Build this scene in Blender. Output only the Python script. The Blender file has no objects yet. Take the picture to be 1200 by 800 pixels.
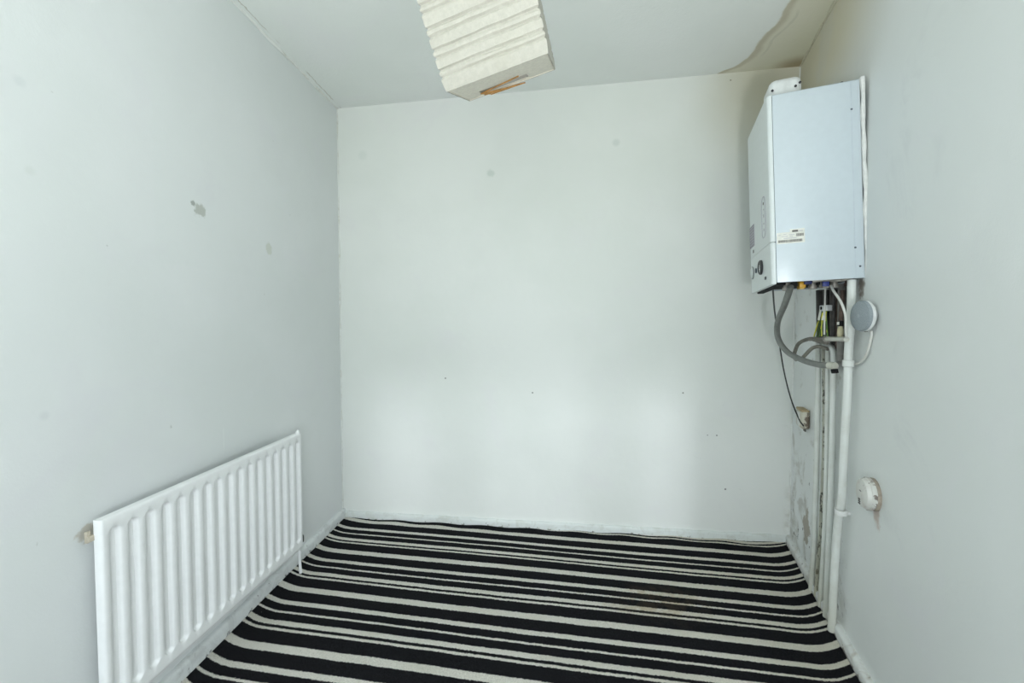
import bpy, bmesh, math, random
from mathutils import Vector, Matrix
random.seed(7)
S = bpy.context.scene
COL = S.collection
PI = math.pi

# ------------------------------------------------------------------ camera
cam_data = bpy.data.cameras.new('camera')
cam = bpy.data.objects.new('camera', cam_data); COL.objects.link(cam)
cam.location = (0, 0, 1.2)
cam.rotation_euler = (math.radians(88.0), 0, 0)
cam_data.sensor_width = 36; cam_data.lens = 14.7
cam_data.shift_y = -0.0074
cam_data.clip_start = 0.02
S.camera = cam

# ------------------------------------------------------------------ world, sun, window light, exposure
S.view_settings.view_transform = 'Standard'
S.view_settings.look = 'None'
S.view_settings.gamma = 1.0
S.view_settings.use_curve_mapping = False
S.view_settings.exposure = 0.07

world = bpy.data.worlds.new('overcast_sky'); S.world = world
world.use_nodes = True
wn = world.node_tree.nodes; wl = world.node_tree.links
bg = wn['Background']
tc = wn.new('ShaderNodeTexCoord'); sx = wn.new('ShaderNodeSeparateXYZ')
cr = wn.new('ShaderNodeValToRGB')
wl.new(tc.outputs['Generated'], sx.inputs[0]); wl.new(sx.outputs[2], cr.inputs[0]); wl.new(cr.outputs[0], bg.inputs[0])
cr.color_ramp.elements[0].position = 0.0; cr.color_ramp.elements[0].color = (.30, .36, .24, 1)
cr.color_ramp.elements[1].position = 0.06; cr.color_ramp.elements[1].color = (.80, .90, 1.0, 1)
bg.inputs[1].default_value = 2.0

sun_d = bpy.data.lights.new('hazy_sun', 'SUN'); sun_d.energy = 0.6; sun_d.angle = math.radians(5); sun_d.color = (.90, .95, 1.0)
sun = bpy.data.objects.new('hazy_sun', sun_d); COL.objects.link(sun)
sun.rotation_euler = Vector((0.06, 1.0, -0.335)).to_track_quat('-Z', 'Y').to_euler()

win_d = bpy.data.lights.new('daylight_through_window', 'AREA'); win_d.shape = 'RECTANGLE'
win_d.size = 2.0; win_d.size_y = 1.9; win_d.energy = 21; win_d.color = (.88, .95, 1.0)
win = bpy.data.objects.new('daylight_through_window', win_d); COL.objects.link(win)
win.location = (-.18, -1.78, 1.30)
win.rotation_euler = Vector((0, 1, 0)).to_track_quat('-Z', 'Y').to_euler()

up_d = bpy.data.lights.new('added_fill_glow', 'POINT'); up_d.energy = 28; up_d.shadow_soft_size = .12; up_d.color = (.93, .97, 1.0)  # added low fill light behind the camera, evens out the walls
up_l = bpy.data.objects.new('added_fill_glow', up_d); COL.objects.link(up_l)
up_l.location = (.02, -.65, .78)
upb_d = bpy.data.lights.new('added_ceiling_beam', 'SPOT'); upb_d.energy = 98; upb_d.shadow_soft_size = .10; upb_d.color = (.98, 1.0, .99)  # added upward spot, brightens the ceiling
upb_d.spot_size = math.radians(150); upb_d.spot_blend = 1.0
upb_l = bpy.data.objects.new('added_ceiling_beam', upb_d); COL.objects.link(upb_l)
upb_l.location = (.02, -.65, .70)
upb_l.rotation_euler = Vector((-.02, .20, .97)).to_track_quat('-Z', 'Y').to_euler()

# ------------------------------------------------------------------ node helpers
class NT:
    """tiny expression helper around a material's node tree"""
    def __init__(s, name):
        s.m = bpy.data.materials.new(name); s.m.use_nodes = True
        s.t = s.m.node_tree; s.b = s.t.nodes['Principled BSDF']
        s._co = None
    def n(s, kind, **kw):
        o = s.t.nodes.new(kind)
        for k, v in kw.items(): setattr(o, k, v)
        return o
    def put(s, sock, v):
        if hasattr(v, 'links') and hasattr(v, 'is_output'): s.t.links.new(v, sock)
        elif v is not None:
            if isinstance(v, (tuple, list)) and len(v) == 3 and sock.type == 'RGBA': v = (*v, 1)
            sock.default_value = v
    @property
    def co(s):
        if s._co is None: s._co = s.n('ShaderNodeTexCoord').outputs['Object']
        return s._co
    def math(s, op, a, b=None, c=None):
        o = s.n('ShaderNodeMath', operation=op); s.put(o.inputs[0], a)
        if b is not None: s.put(o.inputs[1], b)
        if c is not None: s.put(o.inputs[2], c)
        return o.outputs[0]
    def noise(s, scale, detail=3, rough=.5, vec=None, dist=0):
        o = s.n('ShaderNodeTexNoise'); s.put(o.inputs['Vector'], vec or s.co)
        o.inputs['Scale'].default_value = scale; o.inputs['Detail'].default_value = detail
        o.inputs['Roughness'].default_value = rough; o.inputs['Distortion'].default_value = dist
        return o.outputs[0]
    def ss(s, v, lo, hi, a=0, b=1):
        o = s.n('ShaderNodeMapRange', interpolation_type='SMOOTHSTEP')
        s.put(o.inputs['Value'], v)
        o.inputs['From Min'].default_value = min(lo, hi); o.inputs['From Max'].default_value = max(lo, hi)
        if lo > hi: a, b = b, a
        o.inputs['To Min'].default_value = a; o.inputs['To Max'].default_value = b
        return o.outputs[0]
    def mix(s, f, a, b):
        o = s.n('ShaderNodeMix', data_type='RGBA'); s.put(o.inputs[0], f); s.put(o.inputs[6], a); s.put(o.inputs[7], b)
        return o.outputs[2]
    def dist(s, p, vec=None, scale=None):
        v = vec or s.co
        if scale:
            m = s.n('ShaderNodeVectorMath', operation='MULTIPLY'); s.put(m.inputs[0], v); m.inputs[1].default_value = scale
            v = m.outputs[0]; p = tuple(a*b for a, b in zip(p, scale))
        o = s.n('ShaderNodeVectorMath', operation='DISTANCE'); s.put(o.inputs[0], v); o.inputs[1].default_value = p
        return o.outputs['Value']
    def sep(s):
        o = s.n('ShaderNodeSeparateXYZ'); s.put(o.inputs[0], s.co); return o.outputs
    def spot(s, col, p, r, color, k, soft=.5, scale=None, wob=0.0):
        d = s.dist(p, scale=scale)
        if wob: d = s.math('MULTIPLY_ADD', s.math('SUBTRACT', s.noise(1.2/r, 3, .6), .5), wob*r*2, d)
        f = s.math('MULTIPLY', s.ss(d, r, r*soft), k)
        return s.mix(f, col, color)
    def bump(s, h, strength=.2, distance=.01, normal=None):
        o = s.n('ShaderNodeBump'); s.put(o.inputs['Height'], h)
        o.inputs['Strength'].default_value = strength; o.inputs['Distance'].default_value = distance
        if normal is not None: s.put(o.inputs['Normal'], normal)
        return o.outputs[0]
    def done(s, col, rough=.5, nrm=None, metal=0, spec=None):
        s.put(s.b.inputs['Base Color'], col); s.put(s.b.inputs['Roughness'], rough)
        s.put(s.b.inputs['Metallic'], metal)
        if nrm is not None: s.put(s.b.inputs['Normal'], nrm)
        if spec is not None: s.b.inputs['Specular IOR Level'].default_value = spec
        return s.m

def simple(name, col, rough=.5, metal=0, var=.06, scale=40, bump=.05):
    t = NT(name)
    f = t.noise(scale, 3)
    c = t.mix(t.ss(f, .3, .7), tuple(max(0, v*(1-var)) for v in col), tuple(min(1, v*(1+var)) for v in col))
    return t.done(c, rough, t.bump(t.noise(scale*3, 2), bump, .002), metal)

def wall_mat(name, base, spots=(), extra=None, rough=.42):
    t = NT(name)
    c = t.mix(t.ss(t.noise(1.3, 4, .55), .35, .68), tuple(v*f for v, f in zip(base, (.945, .955, .945))), base)
    c = t.mix(t.math('MULTIPLY', t.ss(t.noise(3.1, 5, .6, dist=.6), .52, .75), .5), c, tuple(v*f for v, f in zip(base, (.955, .935, .965))))
    for sp in spots: c = t.spot(c, *sp[:4], **(sp[4] if len(sp) > 4 else {}))
    h = t.math('MULTIPLY_ADD', t.noise(170, 3, .6), .22, t.math('MULTIPLY', t.noise(5, 3), 2.2))
    h = t.math('ADD', h, t.math('MULTIPLY', t.noise(28, 3), .35))
    if extra: c, h = extra(t, c, h)
    return t.done(c, rough, t.bump(h, .22, .006), spec=.4)

# ------------------------------------------------------------------ mesh helpers
def link(name, bm, mat=None, parent=None, smooth=35, **props):
    me = bpy.data.meshes.new(name)
    bmesh.ops.recalc_face_normals(bm, faces=bm.faces[:])
    bm.to_mesh(me); bm.free()
    if mat: me.materials.append(mat)
    if smooth:
        me.polygons.foreach_set('use_smooth', [True]*len(me.polygons))
        me.set_sharp_from_angle(angle=math.radians(smooth))
    o = bpy.data.objects.new(name, me); COL.objects.link(o)
    if parent: o.parent = parent
    for k, v in props.items(): o[k] = v
    return o
def empty(name, loc, label, cat, rot=None, group=None):
    o = bpy.data.objects.new(name, None); COL.objects.link(o)
    o.empty_display_size = .05
    o.location = loc
    if rot is not None: o.rotation_euler = rot
    o['label'] = label; o['category'] = cat
    if group: o['group'] = group
    return o
def box(bm, lo, hi, bev=0, seg=2, mtx=None):
    r = bmesh.ops.create_cube(bm, size=1)
    vs = r['verts']
    for v in vs:
        v.co = Vector([lo[i]+(hi[i]-lo[i])*(v.co[i]+.5) for i in range(3)])
    if bev:
        es = list({e for v in vs for e in v.link_edges})
        g = bmesh.ops.bevel(bm, geom=es, offset=bev, segments=seg, profile=.5, affect='EDGES')
        vs = list({v for f in g['faces'] for v in f.verts} | {v for v in vs if v.is_valid})
    if mtx: bmesh.ops.transform(bm, matrix=mtx, verts=[v for v in vs if v.is_valid])
    return vs
def prism(bm, pts, z0, z1):
    """pts plan outline; z1 number or list"""
    z1s = z1 if isinstance(z1, (list, tuple)) else [z1]*len(pts)
    lo = [bm.verts.new((x, y, z0)) for x, y in pts]; hi = [bm.verts.new((x, y, z)) for (x, y), z in zip(pts, z1s)]
    n = len(pts)
    bm.faces.new(lo[::-1]); bm.faces.new(hi)
    for i in range(n): bm.faces.new((lo[i], lo[(i+1) % n], hi[(i+1) % n], hi[i]))
def catmull(pts, n=8):
    P = [Vector(p) for p in pts]
    if len(P) < 3: return P
    P = [P[0]*2-P[1]]+P+[P[-1]*2-P[-2]]
    out = []
    for i in range(1, len(P)-2):
        a, b, c, d = P[i-1:i+3]
        for k in range(n):
            t = k/n
            out.append(.5*((2*b)+(c-a)*t+(2*a-5*b+4*c-d)*t*t+(3*b-a-3*c+d)*t**3))
    out.append(P[-2]); return out
def tube(bm, pts, r, seg=12, smooth=True, n=8, cap=True):
    path = catmull(pts, n) if smooth else [Vector(p) for p in pts]
    rf = r if callable(r) else (lambda t: r)
    T = []
    for i in range(len(path)):
        a = path[max(0, i-1)]; b = path[min(len(path)-1, i+1)]
        T.append((b-a).normalized())
    u = T[0].orthogonal().normalized(); rings = []
    for i, p in enumerate(path):
        if i:
            q = T[i-1].rotation_difference(T[i]); u = q @ u
        v = T[i].cross(u)
        rr = rf(i/(len(path)-1))
        rings.append([bm.verts.new(p+(u*math.cos(2*PI*k/seg)+v*math.sin(2*PI*k/seg))*rr) for k in range(seg)])
    for a, b in zip(rings, rings[1:]):
        for k in range(seg): bm.faces.new((a[k], a[(k+1) % seg], b[(k+1) % seg], b[k]))
    if cap: bm.faces.new(rings[0][::-1]); bm.faces.new(rings[-1])
def lathe(bm, prof, seg=32, mtx=None):
    """prof: (radius, height) along local z"""
    rings = []
    for r, z in prof:
        if r < 1e-6: rings.append([bm.verts.new((0, 0, z))])
        else: rings.append([bm.verts.new((r*math.cos(2*PI*k/seg), r*math.sin(2*PI*k/seg), z)) for k in range(seg)])
    for a, b in zip(rings, rings[1:]):
        for k in range(seg):
            k2 = (k+1) % seg
            if len(a) == 1 and len(b) > 1: bm.faces.new((a[0], b[k2], b[k]))
            elif len(b) == 1 and len(a) > 1: bm.faces.new((a[k], a[k2], b[0]))
            elif len(a) > 1: bm.faces.new((a[k], a[k2], b[k2], b[k]))
    if mtx: bmesh.ops.transform(bm, matrix=mtx, verts=[v for r in rings for v in r])
def aim(p, d, up=(0, 0, 1)):
    """matrix placing local z along d at p"""
    z = Vector(d).normalized(); x = Vector(up).cross(z)
    if x.length < 1e-4: x = Vector((1, 0, 0))
    x.normalize(); y = z.cross(x)
    m = Matrix((x, y, z)).transposed().to_4x4(); m.translation = Vector(p); return m
def B(): return bmesh.new()

# ------------------------------------------------------------------ room geometry
LB = Vector((-1.0226, 2.4902)); RB = Vector((1.4838, 2.1966)); RC = Vector((.8584, .5)); RR = Vector((.95, -1.6)); LR = Vector((-1.3155, -1.6))
LD = (LB-LR).normalized(); RD = (RB-RC).normalized(); BD = (RB-LB).normalized()
LN = Vector((LD.y, -LD.x)); RN = Vector((-RD.y, RD.x)); BN = Vector((BD.y, -BD.x))      # into the room
def ceil_z(x): return 2.4317+.027*(x+1.0154)
T_ = .12
WHITE_B = (.85, .872, .843)
WHITE_L = (.79, .815, .818)
WHITE_R = (.850, .875, .870)
GREY = (.33, .36, .34)

def xl(Y): return LB.x+(Y-LB.y)*LD.x/LD.y

def left_extra(t, c, h):
    # scraped smudge with ragged edge
    c = t.spot(c, (-1.0947, 1.4837, 1.5806), .030, (.40, .42, .37), .75, soft=.6, scale=(1, 1, 1.3), wob=1.3)
    c = t.spot(c, (-1.0975, 1.452, 1.600), .012, (.25, .27, .24), .8, soft=.5, wob=.8)
    c = t.spot(c, (-1.0685, 1.8489, 1.5072), .026, (.60, .63, .55), .7, soft=.6, scale=(1, 1, .8), wob=.6)
    # faint rectangular patch of later paint
    p = t.sep()
    yw = t.math('MULTIPLY', t.ss(p[1], 1.30, 1.315), t.ss(p[1], 1.96, 1.95))
    zw = t.math('MULTIPLY', t.ss(p[2], 1.375, 1.385), t.ss(p[2], 2.0, 1.8))
    c = t.mix(t.math('MULTIPLY', t.math('MULTIPLY', yw, zw), .10), c, (.72, .78, .75))
    # drip above the radiator
    dr = t.math('MULTIPLY', t.ss(t.math('ABSOLUTE', t.math('SUBTRACT', p[1], 1.565)), .004, .0015), t.math('MULTIPLY', t.ss(p[2], .70, .72), t.ss(p[2], .80, .78)))
    c = t.mix(t.math('MULTIPLY', dr, .5), c, (.82, .86, .84))
    # thin dark specks
    sp = t.math('MULTIPLY', t.ss(t.noise(34, 1), .80, .84), .5)
    c = t.mix(sp, c, (.45, .47, .45))
    return c, h
left_m = wall_mat('painted_wall_left', WHITE_L, [
    ((-1.1307, .9799, 1.7464), .018, (.6, .64, .65), .35, dict(soft=.2)), ((-1.1298, .9926, 1.5477), .016, (.6, .64, .60), .25, dict(soft=.2)),
    ((-1.1291, 1.0021, .9673), .016, (.6, .62, .64), .3, dict(soft=.2)), ((-1.1222, 1.0887, .637), .03, (.48, .43, .34), .7, dict(wob=.8)),
], left_extra)

def back_extra(t, c, h):
    p = t.sep()
    # tan damp under the stained ceiling corner, old yellowing towards the top right
    f = t.ss(t.dist((1.36, 2.2, 2.42), scale=(1, 1, .9)), .52, .05)
    c = t.mix(t.math('MULTIPLY', f, .75), c, (.56, .53, .40))
    # grazes low on the wall right of centre
    gz = t.math('MULTIPLY', t.ss(t.noise(9, 5, .75, dist=1.5), .66, .70), t.math('MULTIPLY', t.ss(p[0], .75, 1.0), t.ss(p[2], 1.6, 1.2)))
    c = t.mix(t.math('MULTIPLY', gz, .22), c, (.48, .53, .50))
    # dirt above skirting in the right hand corner
    cr_ = t.math('MULTIPLY', t.ss(p[0], 1.44, 1.485), t.ss(p[2], .45, .05))
    c = t.mix(t.math('MULTIPLY', cr_, t.ss(t.noise(14, 4, .6), .40, .8)), c, (.34, .31, .24))
    return c, h
back_spots = [((.565, 2.3042, 2.1581), .028, (.56, .61, .58), .38, dict(soft=.3)),
    ((-.1201, 2.3845, 2.0211), .030, (.55, .62, .57), .5, dict(soft=.4, wob=.5)),
    ((-.8706, 2.4724, 2.1546), .038, (.66, .72, .68), .3, dict(soft=.3)),
    ((-.3862, 2.4157, .8586), .006, (.2, .2, .18), .8), ((.1161, 2.3568, .7843), .006, (.2, .2, .18), .8),
    ((1.156, 2.235, .2804), .006, (.1, .1, .1), .9), ((1.1075, 2.2406, .5728), .005, (.1, .1, .1), .8),
    ((1.06, 2.246, .5728), .004, (.1, .1, .1), .7), ((.93, 2.26, .80), .006, (.15, .15, .13), .8),
    ((1.146, 2.238, 2.452), .006, (.05, .04, .03), 1)]
back_m = wall_mat('painted_wall_back', WHITE_B, back_spots, back_extra)

def right_extra(t, c, h):
    p = t.sep()
    # tan staining high in the corner
    f = t.math('MULTIPLY', t.ss(p[2], 1.95, 2.35), t.ss(p[1], 1.15, 1.75))
    c = t.mix(t.math('MULTIPLY', f, .92), c, (.66, .615, .465))
    # grime and mould behind the pipes, thickest near the floor
    zone = t.math('MULTIPLY', t.math('MULTIPLY', t.ss(p[1], 1.46, 1.62), t.ss(p[1], 2.30, 2.15)), t.ss(p[2], 1.45, 1.30))
    low = t.ss(p[2], .75, .05)
    n1 = t.noise(26, 5, .72); n2 = t.noise(9, 5, .62, dist=.3)
    grime = t.math('MULTIPLY', zone, t.ss(t.math('ADD', n2, t.math('MULTIPLY', low, .16)), .56, .74))
    c = t.mix(t.math('MULTIPLY', grime, .55), c, (.36, .34, .27))
    speck = t.math('MULTIPLY', zone, t.ss(t.math('ADD', n1, t.math('MULTIPLY', low, .08)), .69, .72))
    c = t.mix(t.math('MULTIPLY', speck, .9), c, (.07, .06, .045))
    up = t.math('MULTIPLY', t.math('MULTIPLY', t.ss(p[2], .98, 1.06), t.ss(p[2], 1.42, 1.34)), t.math('MULTIPLY', t.ss(p[1], 1.50, 1.54), t.ss(p[1], 1.80, 1.74)))
    c = t.mix(t.math('MULTIPLY', up, t.ss(n2, .36, .50)), c, (.055, .045, .04))
    chip = t.spot(c, (1.39, 1.94, .22), .05, (.30, .25, .17), .8, soft=.8, scale=(1, 1, .6), wob=1.2)
    c = chip
    # filler smears further along
    sm = t.ss(t.noise(2.2, 5, .65, dist=1.0), .58, .70)
    c = t.mix(t.math('MULTIPLY', sm, .22), c, (.60, .62, .64))
    c = t.spot(c, (1.208, 1.450, 1.322), .034, (.20, .15, .11), .85, soft=.3, scale=(1, 1, .6), wob=1.0)
    # rust run below the detector
    c = t.spot(c, (1.153, 1.304, .585), .03, (.45, .30, .22), .65, soft=.3, scale=(1, 1, .5), wob=.8)
    h = t.math('ADD', h, t.math('MULTIPLY', zone, t.math('MULTIPLY', n2, 1.2)))
    return c, h
right_m = wall_mat('painted_wall_right', WHITE_R, [], right_extra)
rear_m = wall_mat('painted_wall_rear', WHITE_L)

def ceil_build():
    def extra(t, c, h):
        p = t.sep()
        fc = t.n('ShaderNodeFloatCurve'); cm = fc.mapping.curves[0]
        # boundary X (as 0..1 over 0.9..1.4) against Y (0..1 over 1.4..2.4)
        ptsb = [(1.40, 1.10), (1.60, 1.115), (1.736, 1.121), (1.783, 1.127), (1.843, 1.150), (1.98, 1.142), (2.074, 1.162), (2.15, 1.150), (2.183, 1.134), (2.225, 1.085), (2.40, .98)]
        while len(cm.points) < len(ptsb): cm.points.new(.5, .5)
        for q, (y, x) in zip(cm.points, sorted(ptsb)): q.location = (y-1.4, (x-.9)/.5)
        fc.mapping.update()
        t.put(fc.inputs['Value'], t.math('SUBTRACT', p[1], 1.4))
        b = t.math('MULTIPLY_ADD', fc.outputs[0], .5, .9)
        d = t.math('SUBTRACT', p[0], b)
        d = t.math('ADD', d, t.math('MULTIPLY', t.math('SUBTRACT', t.noise(22, 4), .5), .02))
        f = t.ss(d, -.004, .012)
        tan = t.mix(t.ss(d, .05, .26), (.76, .74, .62), (.70, .69, .545))
        tan = t.mix(t.ss(t.dist((1.46, 2.18, 2.49), scale=(1, 1.6, 1)), .16, .02), tan, (.42, .35, .22))
        edge = t.math('MULTIPLY', t.ss(d, -.004, .008), t.ss(d, .05, .02))
        tan = t.mix(t.math('MULTIPLY', edge, .5), tan, (.42, .37, .26))
        ridge = t.ss(t.math('ABSOLUTE', t.math('SUBTRACT', d, .065)), .010, .003)
        ridge = t.math('MULTIPLY', ridge, t.ss(p[1], 1.78, 1.82)); ridge = t.math('MULTIPLY', ridge, t.ss(p[1], 2.12, 2.06))
        tan = t.mix(t.math('MULTIPLY', ridge, .55), tan, (.62, .61, .50))
        c2 = t.mix(f, c, tan)
        # hairline crack on the left joint
        lj = t.math('SUBTRACT', p[0], t.math('MULTIPLY_ADD', p[1], .0716, -1.0226-.0716*2.4902))
        lj = t.math('ADD', lj, t.math('MULTIPLY', t.math('SUBTRACT', t.noise(30, 3), .5), .02))
        crack = t.math('MULTIPLY', t.ss(t.math('ABSOLUTE', t.math('SUBTRACT', lj, .024)), .0035, .001), t.ss(t.noise(6, 2), .45, .58))
        c2 = t.mix(t.math('MULTIPLY', crack, .5), c2, (.35, .31, .22))
        h = t.math('MULTIPLY_ADD', t.noise(70, 4, .7), .9, h)
        h = t.math('MULTIPLY_ADD', ridge, .2, h)
        return c2, t.math('MULTIPLY_ADD', f, -.18, h)
    return wall_mat('ceiling_paint', (.885, .915, .895), [], extra, .6)
ceil_m = ceil_build()

def p2(v): return (v.x, v.y)
def wall(name, pts, m, z0=-.1):
    bm = B(); prism(bm, [p2(Vector(p)) for p in pts], z0, [ceil_z(p[0])+.0 for p in pts])
    return link(name, bm, m, None, 0, kind='structure')
LBo = LB-LN*T_-BN*T_; RBo = RB-RN*T_-BN*T_
wall('wall_left', [LR-LN*T_, LR, LB, LB-LN*T_], left_m)
wall('wall_back', [LB-LN*T_, LB, RB, RB-RN*T_, RBo, LBo], back_m)
bm = B()
prism(bm, [p2(RB), p2(RC), p2(RC-RN*T_), p2(RB-RN*T_)], -.1, [ceil_z(RB.x), ceil_z(RC.x), ceil_z(RC.x), ceil_z(RB.x)])
RN2 = Vector((-(RC-RR).y, (RC-RR).x)).normalized()
prism(bm, [p2(RC), p2(RR), p2(RR-RN2*T_), p2(RC-RN*T_)], -.1, [ceil_z(RC.x)]*4)
link('wall_right', bm, right_m, None, 0, kind='structure')
# rear wall with the wide window opening
bm = B()
x0, x1 = LR.x-.12, RR.x+.12; wx0, wx1, wz0, wz1 = -1.15, .79, .40, 2.22
for a, b, c, d in ((x0, wx0, -.1, 2.47), (wx1, x1, -.1, 2.47), (wx0, wx1, -.1, wz0), (wx0, wx1, wz1, 2.47)):
    box(bm, (a, -1.72, c), (b, -1.6, d))
link('wall_rear', bm, rear_m, None, 0, kind='structure')
frame_m = simple('window_frame_white', (.78, .80, .80), .35)
bm = B()
for a, b, c, d in ((wx0, wx1, wz0, wz0+.06), (wx0, wx1, wz1-.06, wz1), (wx0, wx0+.06, wz0, wz1), (wx1-.06, wx1, wz0, wz1), (.26, .34, wz0, wz1), (-.62, -.54, wz0, wz1)):
    box(bm, (a, -1.69, c), (b, -1.63, d), .006)
wf = link('window_1', bm, frame_m, None, 30, kind='structure')
bm = B(); box(bm, (wx0-.04, -1.66, wz0-.03), (wx1+.04, -1.52, wz0), .008); link('window_sill', bm, frame_m, wf)

bm = B()
prism(bm, [(-1.5, -1.75), (1.75, -1.75), (1.75, 2.7), (-1.5, 2.7)], -.12, -.004)
floor_m = simple('underfloor_board', (.22, .18, .14), .8)
link('floor', bm, floor_m, None, 0, kind='structure')
bm = B()
pl = [(-1.5, -1.75), (1.75, -1.75), (1.75, 2.7), (-1.5, 2.7)]
lo = [bm.verts.new((x, y, ceil_z(x))) for x, y in pl]; hi = [bm.verts.new((x, y, 2.65)) for x, y in pl]
bm.faces.new(lo); bm.faces.new(hi[::-1])
for i in range(4): bm.faces.new((lo[i], hi[i], hi[(i+1) % 4], lo[(i+1) % 4]))
link('ceiling', bm, ceil_m, None, 0, kind='structure')

# ------------------------------------------------------------------ skirtings and joint beads
def skirt_mat(name, base, dirt, amt, chip=.62):
    t = NT(name)
    p = t.sep()
    n = t.noise(38, 5, .7); n2 = t.noise(14, 4, .65, dist=1)
    c = t.mix(t.math('MULTIPLY', t.ss(n2, .45, .7), amt), base, dirt)
    low = t.ss(p[2], .035, .004)
    c = t.mix(t.math('MULTIPLY', t.ss(t.math('ADD', n, t.math('MULTIPLY', low, .16)), chip, chip+.04), .85), c, tuple(v*.4 for v in dirt))
    return t.done(c, .42, t.bump(n, .3, .003))
sk_b = skirt_mat('skirting_gloss_back', (.72, .76, .74), (.46, .46, .38), .35, .70)
sk_l = skirt_mat('skirting_gloss_left', (.74, .77, .77), (.30, .30, .29), .30, .645)
sk_r = skirt_mat('skirting_gloss_right', (.70, .72, .70), (.38, .33, .25), .55, .63)
def skirting(name, a, b, nrm, h, th, m, amp=.0015):
    """board from a to b with rounded top, slightly uneven"""
    bm = B(); L = (b-a).length; n = max(8, int(L/.04)); d = (b-a)/L; rings = []
    for i in range(n+1):
        q = a+d*(L*i/n); w = math.sin(i*1.7)*amp+random.uniform(-amp, amp)*.6; hh = h+w*1.3
        prof = [(0, -.004), (th, -.004), (th, hh*.78), (th*.85, hh*.92), (th*.45, hh), (0, hh)]
        rings.append([bm.verts.new((q.x+nrm.x*(s+(w if s > 0 else -.002)), q.y+nrm.y*(s+(w if s > 0 else -.002)), z)) for s, z in prof])
    for A, C in zip(rings, rings[1:]):
        for k in range(6): bm.faces.new((A[k], A[(k+1) % 6], C[(k+1) % 6], C[k]))
    bm.faces.new(rings[0]); bm.faces.new(rings[-1][::-1])
    return link(name, bm, m, None, 50, kind='structure')
skirting('baseboard_left', LR, LB, LN, .062, .022, sk_l)
skirting('baseboard_back', LB, RB, BN, .048, .014, sk_b)
skirting('baseboard_right', RC, RB, RN, .050, .022, sk_r)
bead_m = skirt_mat('old_caulk', (.82, .845, .82), (.55, .53, .44), .45, .74)
def bead(name, a, b, za, zb, r):
    bm = B(); pts = []
    n = 46
    for i in range(n+1):
        f = i/n; q = a.lerp(b, f)
        pts.append((q.x+random.uniform(-.002, .002), q.y+random.uniform(-.002, .002), za+(zb-za)*f+random.uniform(-.0015, .0015)))
    tube(bm, pts, lambda t: r*(1+.35*math.sin(t*61)), 8, n=2)
    return link(name, bm, bead_m, None, 60, kind='structure')
bead('trim_1', LR+LN*.002, LB+LN*.002, ceil_z(LR.x)-.002, ceil_z(LB.x)-.002, .006)
bead_m = skirt_mat('stained_caulk', (.56, .54, .42), (.34, .29, .19), .6, .66)
bead('trim_2', RC+RN*.002, RB+RN*.002, ceil_z(RC.x)-.002, ceil_z(RB.x)-.002, .006)
bead_m = bpy.data.materials['old_caulk']
bead('trim_3', LB+BN*.002, LB+BN*.002+Vector((0, 0.0)), .06, ceil_z(LB.x), .005)
bead('trim_4', RB+Vector((-.002, -.002)), RB+Vector((-.002, -.002)), .05, ceil_z(RB.x), .004)

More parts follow.
